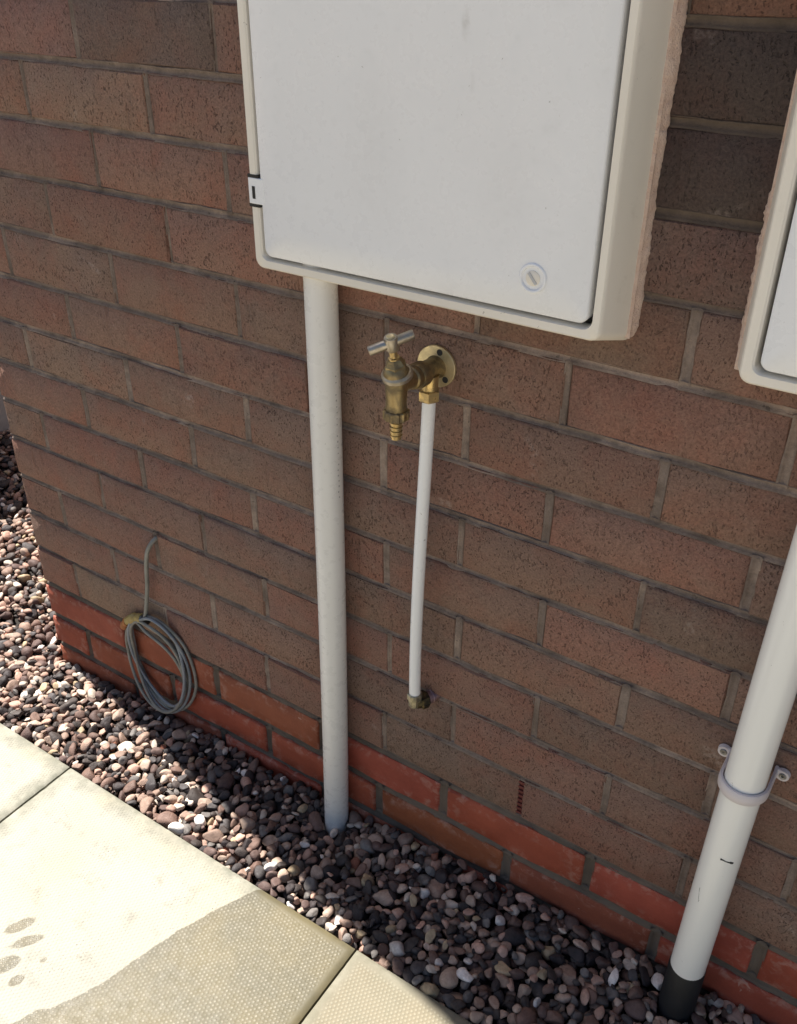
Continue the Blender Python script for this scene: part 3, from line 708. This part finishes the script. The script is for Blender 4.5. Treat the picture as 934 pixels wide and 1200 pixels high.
# ------------------------------------------------------------------ waste pipe at the right
px_ = lambda z: 1.2700 + 0.0127 * z
wp = empty('waste_pipe', (1.268, -0.040, -0.20)); tag(wp, 'glossy white vertical pipe at the right, clipped to the wall, in a black socket', 'pipe')
tube_obj('tube', [(px_(z), -0.040, z) for z in np.linspace(0.7135, -0.060, 20)], 0.0213, M['upvc2'], wp, 40)
tube_obj('socket', [(px_(-0.052), -0.040, -0.052), (px_(-0.06), -0.040, -0.060), (px_(-.2), -0.040, -0.26)], [0.0185, 0.0226, 0.0230], M['black'], wp, 36)
zc = 0.270; xc = px_(zc)
v = []; f = []; n = 30        # saddle clip: a band round the front, tails back to the wall
path = [(-0.0236, -0.002)] + [(0.0236 * math.cos(math.radians(180 + 180 * i / 24)), -0.040 + 0.0236 * math.sin(math.radians(180 + 180 * i / 24))) for i in range(25)] + [(0.0236, -0.002)]
prof = [(-0.0012, -0.0072), (0.0014, -0.0072), (0.0026, -0.0050), (0.0028, 0), (0.0026, 0.0050), (0.0014, 0.0072), (-0.0012, 0.0072)]
for i, (a, b) in enumerate(path):
    p0 = Vector(path[max(i - 1, 0)]); p1 = Vector(path[min(i + 1, len(path) - 1)]); t_ = (p1 - p0).normalized(); nn = Vector((t_.y, -t_.x))
    for (o_, z_) in prof: v.append((xc + a + nn.x * o_, b + nn.y * o_, zc + z_))
m_ = len(prof)
for i in range(len(path) - 1):
    for k in range(m_): f.append((i * m_ + k, i * m_ + (k + 1) % m_, (i + 1) * m_ + (k + 1) % m_, (i + 1) * m_ + k))
clip = mesh_pydata('clip', v, f, M['clip'], wp); smooth_angle(clip, 50)
for s_ in (-1, 1):
    bm = bmesh.new(); bmesh.ops.create_cone(bm, cap_ends=True, segments=24, radius1=0.0075, radius2=0.0068, depth=0.005)
    bmesh.ops.transform(bm, matrix=Matrix.Translation((xc + s_ * 0.0315, -0.0045, zc)) @ Matrix.Rotation(math.pi / 2, 4, 'X'), verts=bm.verts)
    b2 = box_bm(min(xc + s_ * 0.022, xc + s_ * 0.030), max(xc + s_ * 0.022, xc + s_ * 0.030), -0.0066, -0.002, zc - 0.0066, zc + 0.0066, 0.0008, 1)
    tmp = bpy.data.meshes.new('tmp'); b2.to_mesh(tmp); b2.free(); bm.from_mesh(tmp); bpy.data.meshes.remove(tmp)
    lug = bm_obj('lug', bm, M['clip']); lug.parent = clip; lug.location = -Vector(wp.location) - Vector(clip.location); smooth_angle(lug, 40)
    sc_ = lathe_obj('screw', (xc + s_ * 0.0318, -0.0068, zc), (0, -1, 0), [(0, 0.0040), (0.0008, 0.0040), (0.0014, 0.0034), (0.0010, 0.0016), (0.0002, 0.0012)], M['screw'], n=16); sc_.parent = clip; sc_.location = -Vector(wp.location) - Vector(clip.location)
def on_pipe(ang, z, r=0.02155): a = math.radians(ang); return (px_(z) + r * math.cos(a), -0.040 + r * math.sin(a), z)
def scuff(pts, w, name='scuff'):
    v = []; f = []
    for i, (a, z) in enumerate(pts):
        ww = w * random.uniform(.35, 1.1); v += [on_pipe(a, z - ww), on_pipe(a + random.uniform(-3, 3), z + ww)]
    for i in range(len(pts) - 1): f.append((2 * i, 2 * i + 1, 2 * i + 3, 2 * i + 2))
    mesh_pydata(name, v, f, M['mark'], wp, smooth=False)
scuff([(-86, .1700), (-80, .1697), (-74, .1690), (-67, .1683), (-60, .1676), (-53, .1670), (-46, .1662)], 0.0019)
scuff([(-118, .108), (-117, .101), (-114, .095), (-112, .089)], 0.0006)

# ------------------------------------------------------------------ brass tap on its wall plate
AX, ZC = 0.8545, 0.6345
tap = empty('outdoor_tap', (AX, 0, 0.58)); tag(tap, 'brass outdoor tap with T-bar handle fixed to the wall under the cabinet', 'tap')
# round plate with three screw holes
bm = bmesh.new()
plate_prof = [(0, 0.0243), (0.0030, 0.0243), (0.0038, 0.0236), (0.0040, 0.011)]
plate = lathe_obj('wall_plate', (AX, -0.0015, ZC), (0, -1, 0), plate_prof, M['brassp'], tap, 44)
for an in (75, 195, 315):
    hx, hz = AX + 0.0180 * math.cos(math.radians(an)), ZC + 0.0180 * math.sin(math.radians(an))
    o = lathe_obj('screw_hole', (hx, -0.0052, hz), (0, -1, 0), [(0, 0.0036), (0.0006, 0.0036), (0.0007, 0.0030), (0.0004, 0.0024)], M['gap'], n=18); o.parent = plate; o.location = -Vector(tap.location) - Vector(plate.location)
# elbow body coming out of the plate
lathe_obj('elbow_body', (AX, -0.004, ZC), (0, -1, 0.06), [(0, 0.0142), (0.003, 0.0122), (0.008, 0.0116), (0.020, 0.0116), (0.026, 0.0130), (0.030, 0.0142), (0.042, 0.0142), (0.0440, 0.0130)], M['brassd'], tap, 32)
lathe_obj('elbow_branch', (AX + 0.0040, -0.024, ZC - 0.002), (0.0, 0, -1), [(0, 0.0104), (0.012, 0.0098), (0.018, 0.0096), (0.022, 0.0090)], M['brass'], tap, 28)
# tap tail and body
BY = -0.083
lathe_obj('inlet_tail', (AX, -0.044, ZC + 0.003), (0, -1, 0.1), [(0, 0.0098), (0.004, 0.0098), (0.005, 0.0125), (0.012, 0.0125), (0.014, 0.0108), (0.040, 0.0112)], M['brassd'], tap, 6 * 4, star=lambda k, i: 1.0)
lathe_obj('tap_body', (AX, BY, 0.611), (0, 0, 1), [(0, 0.0108), (0.003, 0.0116), (0.014, 0.0112), (0.028, 0.0118), (0.036, 0.0134), (0.042, 0.0142), (0.048, 0.0130), (0.052, 0.009)], M['brassd'], tap, 32)
ax_h = Vector((0, -0.30, 0.954)).normalized(); hb = Vector((AX, BY + 0.003, 0.648))
lathe_obj('bonnet_collar', hb, ax_h, [(0, 0.0128), (0.002, 0.0165), (0.006, 0.0168), (0.0085, 0.0150)], M['steel'], tap, 32)
lathe_obj('headgear', hb + ax_h * 0.008, ax_h, [(0, 0.0118), (0.0100, 0.0114), (0.0118, 0.0096), (0.0150, 0.0082), (0.0165, 0.0066)], M['brassd'], tap, 6, ang=25)
lathe_obj('spindle', hb + ax_h * 0.0235, ax_h, [(0, 0.0058), (0.003, 0.0058), (0.0036, 0.0042), (0.012, 0.0042), (0.0135, 0.0056), (0.018, 0.0056)], M['brass'], tap, 20)
hc = Vector((AX + 0.0005, -0.0930, 0.6905))
hub = lathe_obj('handle_hub', hc - ax_h * 0.009, ax_h, [(0, 0.0060), (0.003, 0.0074), (0.014, 0.0074), (0.0158, 0.0066)], M['steel'], tap, 24)
o = lathe_obj('hub_screw', hc + ax_h * 0.0064, ax_h, [(0, 0.0045), (0.0012, 0.0044), (0.0018, 0.0036), (0.0010, 0.0016)], M['brassp'], n=18); o.parent = hub; o.location = -Vector(tap.location) - Vector(hub.location)
e0, e1 = Vector((0.8375, -0.1080, 0.6820)), Vector((0.8720, -0.0780, 0.6985))
tube_obj('t_bar', [e0, e0 + (e1 - e0) * 0.02, e0 + (e1 - e0) * 0.98, e1], [0.0046, 0.0052, 0.0052, 0.0046], M['steel'], tap, 24)
# union nut, knurled, and barbed hose tail
lathe_obj('union_nut', (AX, BY, 0.613), (0, 0, -1), [(0, 0.0128), (0.001, 0.0143), (0.0095, 0.0143), (0.011, 0.0125)], M['brassd'], tap, 48, star=lambda k, i: 1.0 if (k // 2) % 2 else 0.93, ang=20)
lathe_obj('hose_tail', (AX, BY, 0.603), (0, 0, -1), [(0, 0.0066), (0.004, 0.0066), (0.0042, 0.0074), (0.009, 0.0062), (0.0092, 0.0072), (0.014, 0.0061), (0.0142, 0.0071), (0.019, 0.0060), (0.0192, 0.0069), (0.0240, 0.0056), (0.0236, 0.0042)], M['brass'], tap, 26, ang=25)

# ------------------------------------------------------------------ thin water pipe feeding the tap
tp = empty('water_pipe', (0.849, -0.024, 0.14)); tag(tp, 'thin white plastic water pipe between brass elbow and lower fitting', 'pipe')
tpt = [(859.0, 606), (855.5, 505), (851.5, 397), (848.3, 278), (848.0, 172)]
cz_ = np.polyfit([a[1] for a in tpt], [a[0] for a in tpt], 3)
tube_obj('tube', [(np.polyval(cz_, z) / 1000, -0.0245, z / 1000) for z in np.linspace(606, 166, 26)], 0.0077, M['thin'], tp, 24)
lathe_obj('compression_nut', (AX + 0.0042, -0.0245, 0.6155), (0, 0, -1), [(0, 0.0112), (0.001, 0.0125), (0.0115, 0.0125), (0.0135, 0.0100)], M['brass'], tp, 6, ang=20)
lathe_obj('lower_nut', (0.848, -0.0245, 0.168), (0, 0, -1), [(0, 0.0095), (0.001, 0.0106), (0.009, 0.0106), (0.0105, 0.0086), (0.022, 0.0082), (0.024, 0.006)], M['nut'], tp, 8, ang=25)
lathe_obj('lower_elbow', (0.8490, -0.0235, 0.1500), (0.55, 1, 0.02), [(0.000, 0.0090), (0.006, 0.0098), (0.0075, 0.0128), (0.016, 0.0128), (0.0185, 0.0100)], M['elbow'], tp, 8, ang=25)
lathe_obj('copper_stub', (0.8570, -0.0090, 0.1505), (0.45, 1, 0.02), [(0, 0.0092), (0.0070, 0.0092), (0.0078, 0.0102), (0.0095, 0.0102), (0.010, 0.0085), (0.02, 0.0085)], mat_brass('old_copper', (0.46, 0.30, 0.27), (0.22, 0.16, 0.20), 0.35), tp, 18)

# ------------------------------------------------------------------ coil of grey cable hanging on the wall
cb = empty('cable_coil', (0.306, -0.01, -0.15)); tag(cb, 'coil of grey cable hanging from a hole in the brown bricks, bound with yellow tape', 'cable')
def spline(P_, n):
    P_ = [Vector(p) for p in P_]; out = []
    for i in range(len(P_) - 1):
        p0, p1, p2, p3 = P_[max(i - 1, 0)], P_[i], P_[i + 1], P_[min(i + 2, len(P_) - 1)]
        for k in range(n):
            t = k / n; out.append(0.5 * ((2 * p1) + (-p0 + p2) * t + (2 * p0 - 5 * p1 + 4 * p2 - p3) * t * t + (-p0 + 3 * p1 - 3 * p2 + p3) * t ** 3))
    out.append(P_[-1]); return out
tube_obj('tail', spline([(0.341, 0.012, 0.217), (0.338, -0.004, 0.215), (0.329, -0.013, 0.195), (0.320, -0.013, 0.160), (0.312, -0.011, 0.120), (0.304, -0.011, 0.085), (0.296, -0.012, 0.052), (0.288, -0.012, 0.036)], 6), 0.0036, M['cable'], cb, 12)
rc = random.Random(4)
tie = Vector((0.262, -0.014, 0.028))
for i in range(6):
    pts = []; A, B = 0.072 + rc.uniform(-.013, .007), 0.095 + rc.uniform(-.020, .008); ox, oz = 0.308 + rc.uniform(-.010, .008), -0.052 + rc.uniform(-.012, .014)
    ph = rc.uniform(0, 6.28)
    for k in range(48):
        t = 2 * math.pi * k / 48
        x = ox + A * math.cos(t); z = oz + B * math.sin(t) * (1.0 + 0.05 * math.cos(t)) - 0.25 * (x - 0.306) * 0.4
        y = -0.0075 - 0.0055 * (i % 3) + 0.0060 * math.sin(t * 2 + ph) - 0.006 * max(0.0, math.sin(-t))
        y = min(y, -0.0042)
        # loops gather at the tape, upper left
        w = math.exp(-((t - math.radians(122)) / 0.42) ** 2) * 0.85
        g_ = Vector((0.262, -0.011 - 0.005 * math.sin(i * 1.7), 0.026 + 0.006 * math.cos(i * 1.7)))
        tl = Vector((x, y, z)); d_ = Vector((0.306, 0, -0.05)); 
        rad = ((tl - d_).length); dirv = (Vector((tl.x, 0, tl.z)) - d_).normalized(); tgt = 0.0895 + 0.004 * math.cos(i * 1.7)
        q = d_ + dirv * (Vector((tl.x, 0, tl.z)) - d_).length * (1 - w) + dirv * tgt * w
        pts.append((q.x, y * (1 - w) + (-0.0105 - 0.0048 * math.sin(i * 1.7)) * w, q.z))
    pts.append(pts[0]); pts.append(pts[1])
    v, f = tube(pts, 0.0028, 10, False); o = mesh_pydata('loop', v, f, M['cableb'] if i in (1, 4) else M['cable'], cb); smooth_angle(o, 60)
arc = lambda a, dr=0.0: (0.306 + (0.0895 + dr) * math.cos(math.radians(a)), -0.0105, -0.05 + (0.0895 + dr) * math.sin(math.radians(a)))
rt_ = random.Random(9)
def wrap(name, a0, a1, mat, r0, n=12):
    A = [a0 + (a1 - a0) * i / n for i in range(n + 1)]
    v, f = tube([arc(a, rt_.uniform(-.0008, .0008)) for a in A], [r0 * rt_.uniform(.86, 1.12) for _ in A], 14)
    v = [p + Vector((rt_.uniform(-1, 1), rt_.uniform(-1, 1), rt_.uniform(-1, 1))) * 0.0006 for p in v]
    o = mesh_pydata(name, v, f, mat, cb); smooth_angle(o, 35)
wrap('tape', 104, 134, M['tape'], 0.0088)
wrap('orange_tape', 135, 149, M['tape2'], 0.0080, 6)
wrap('tie', 96.5, 101.5, M['black'], 0.0086, 3)
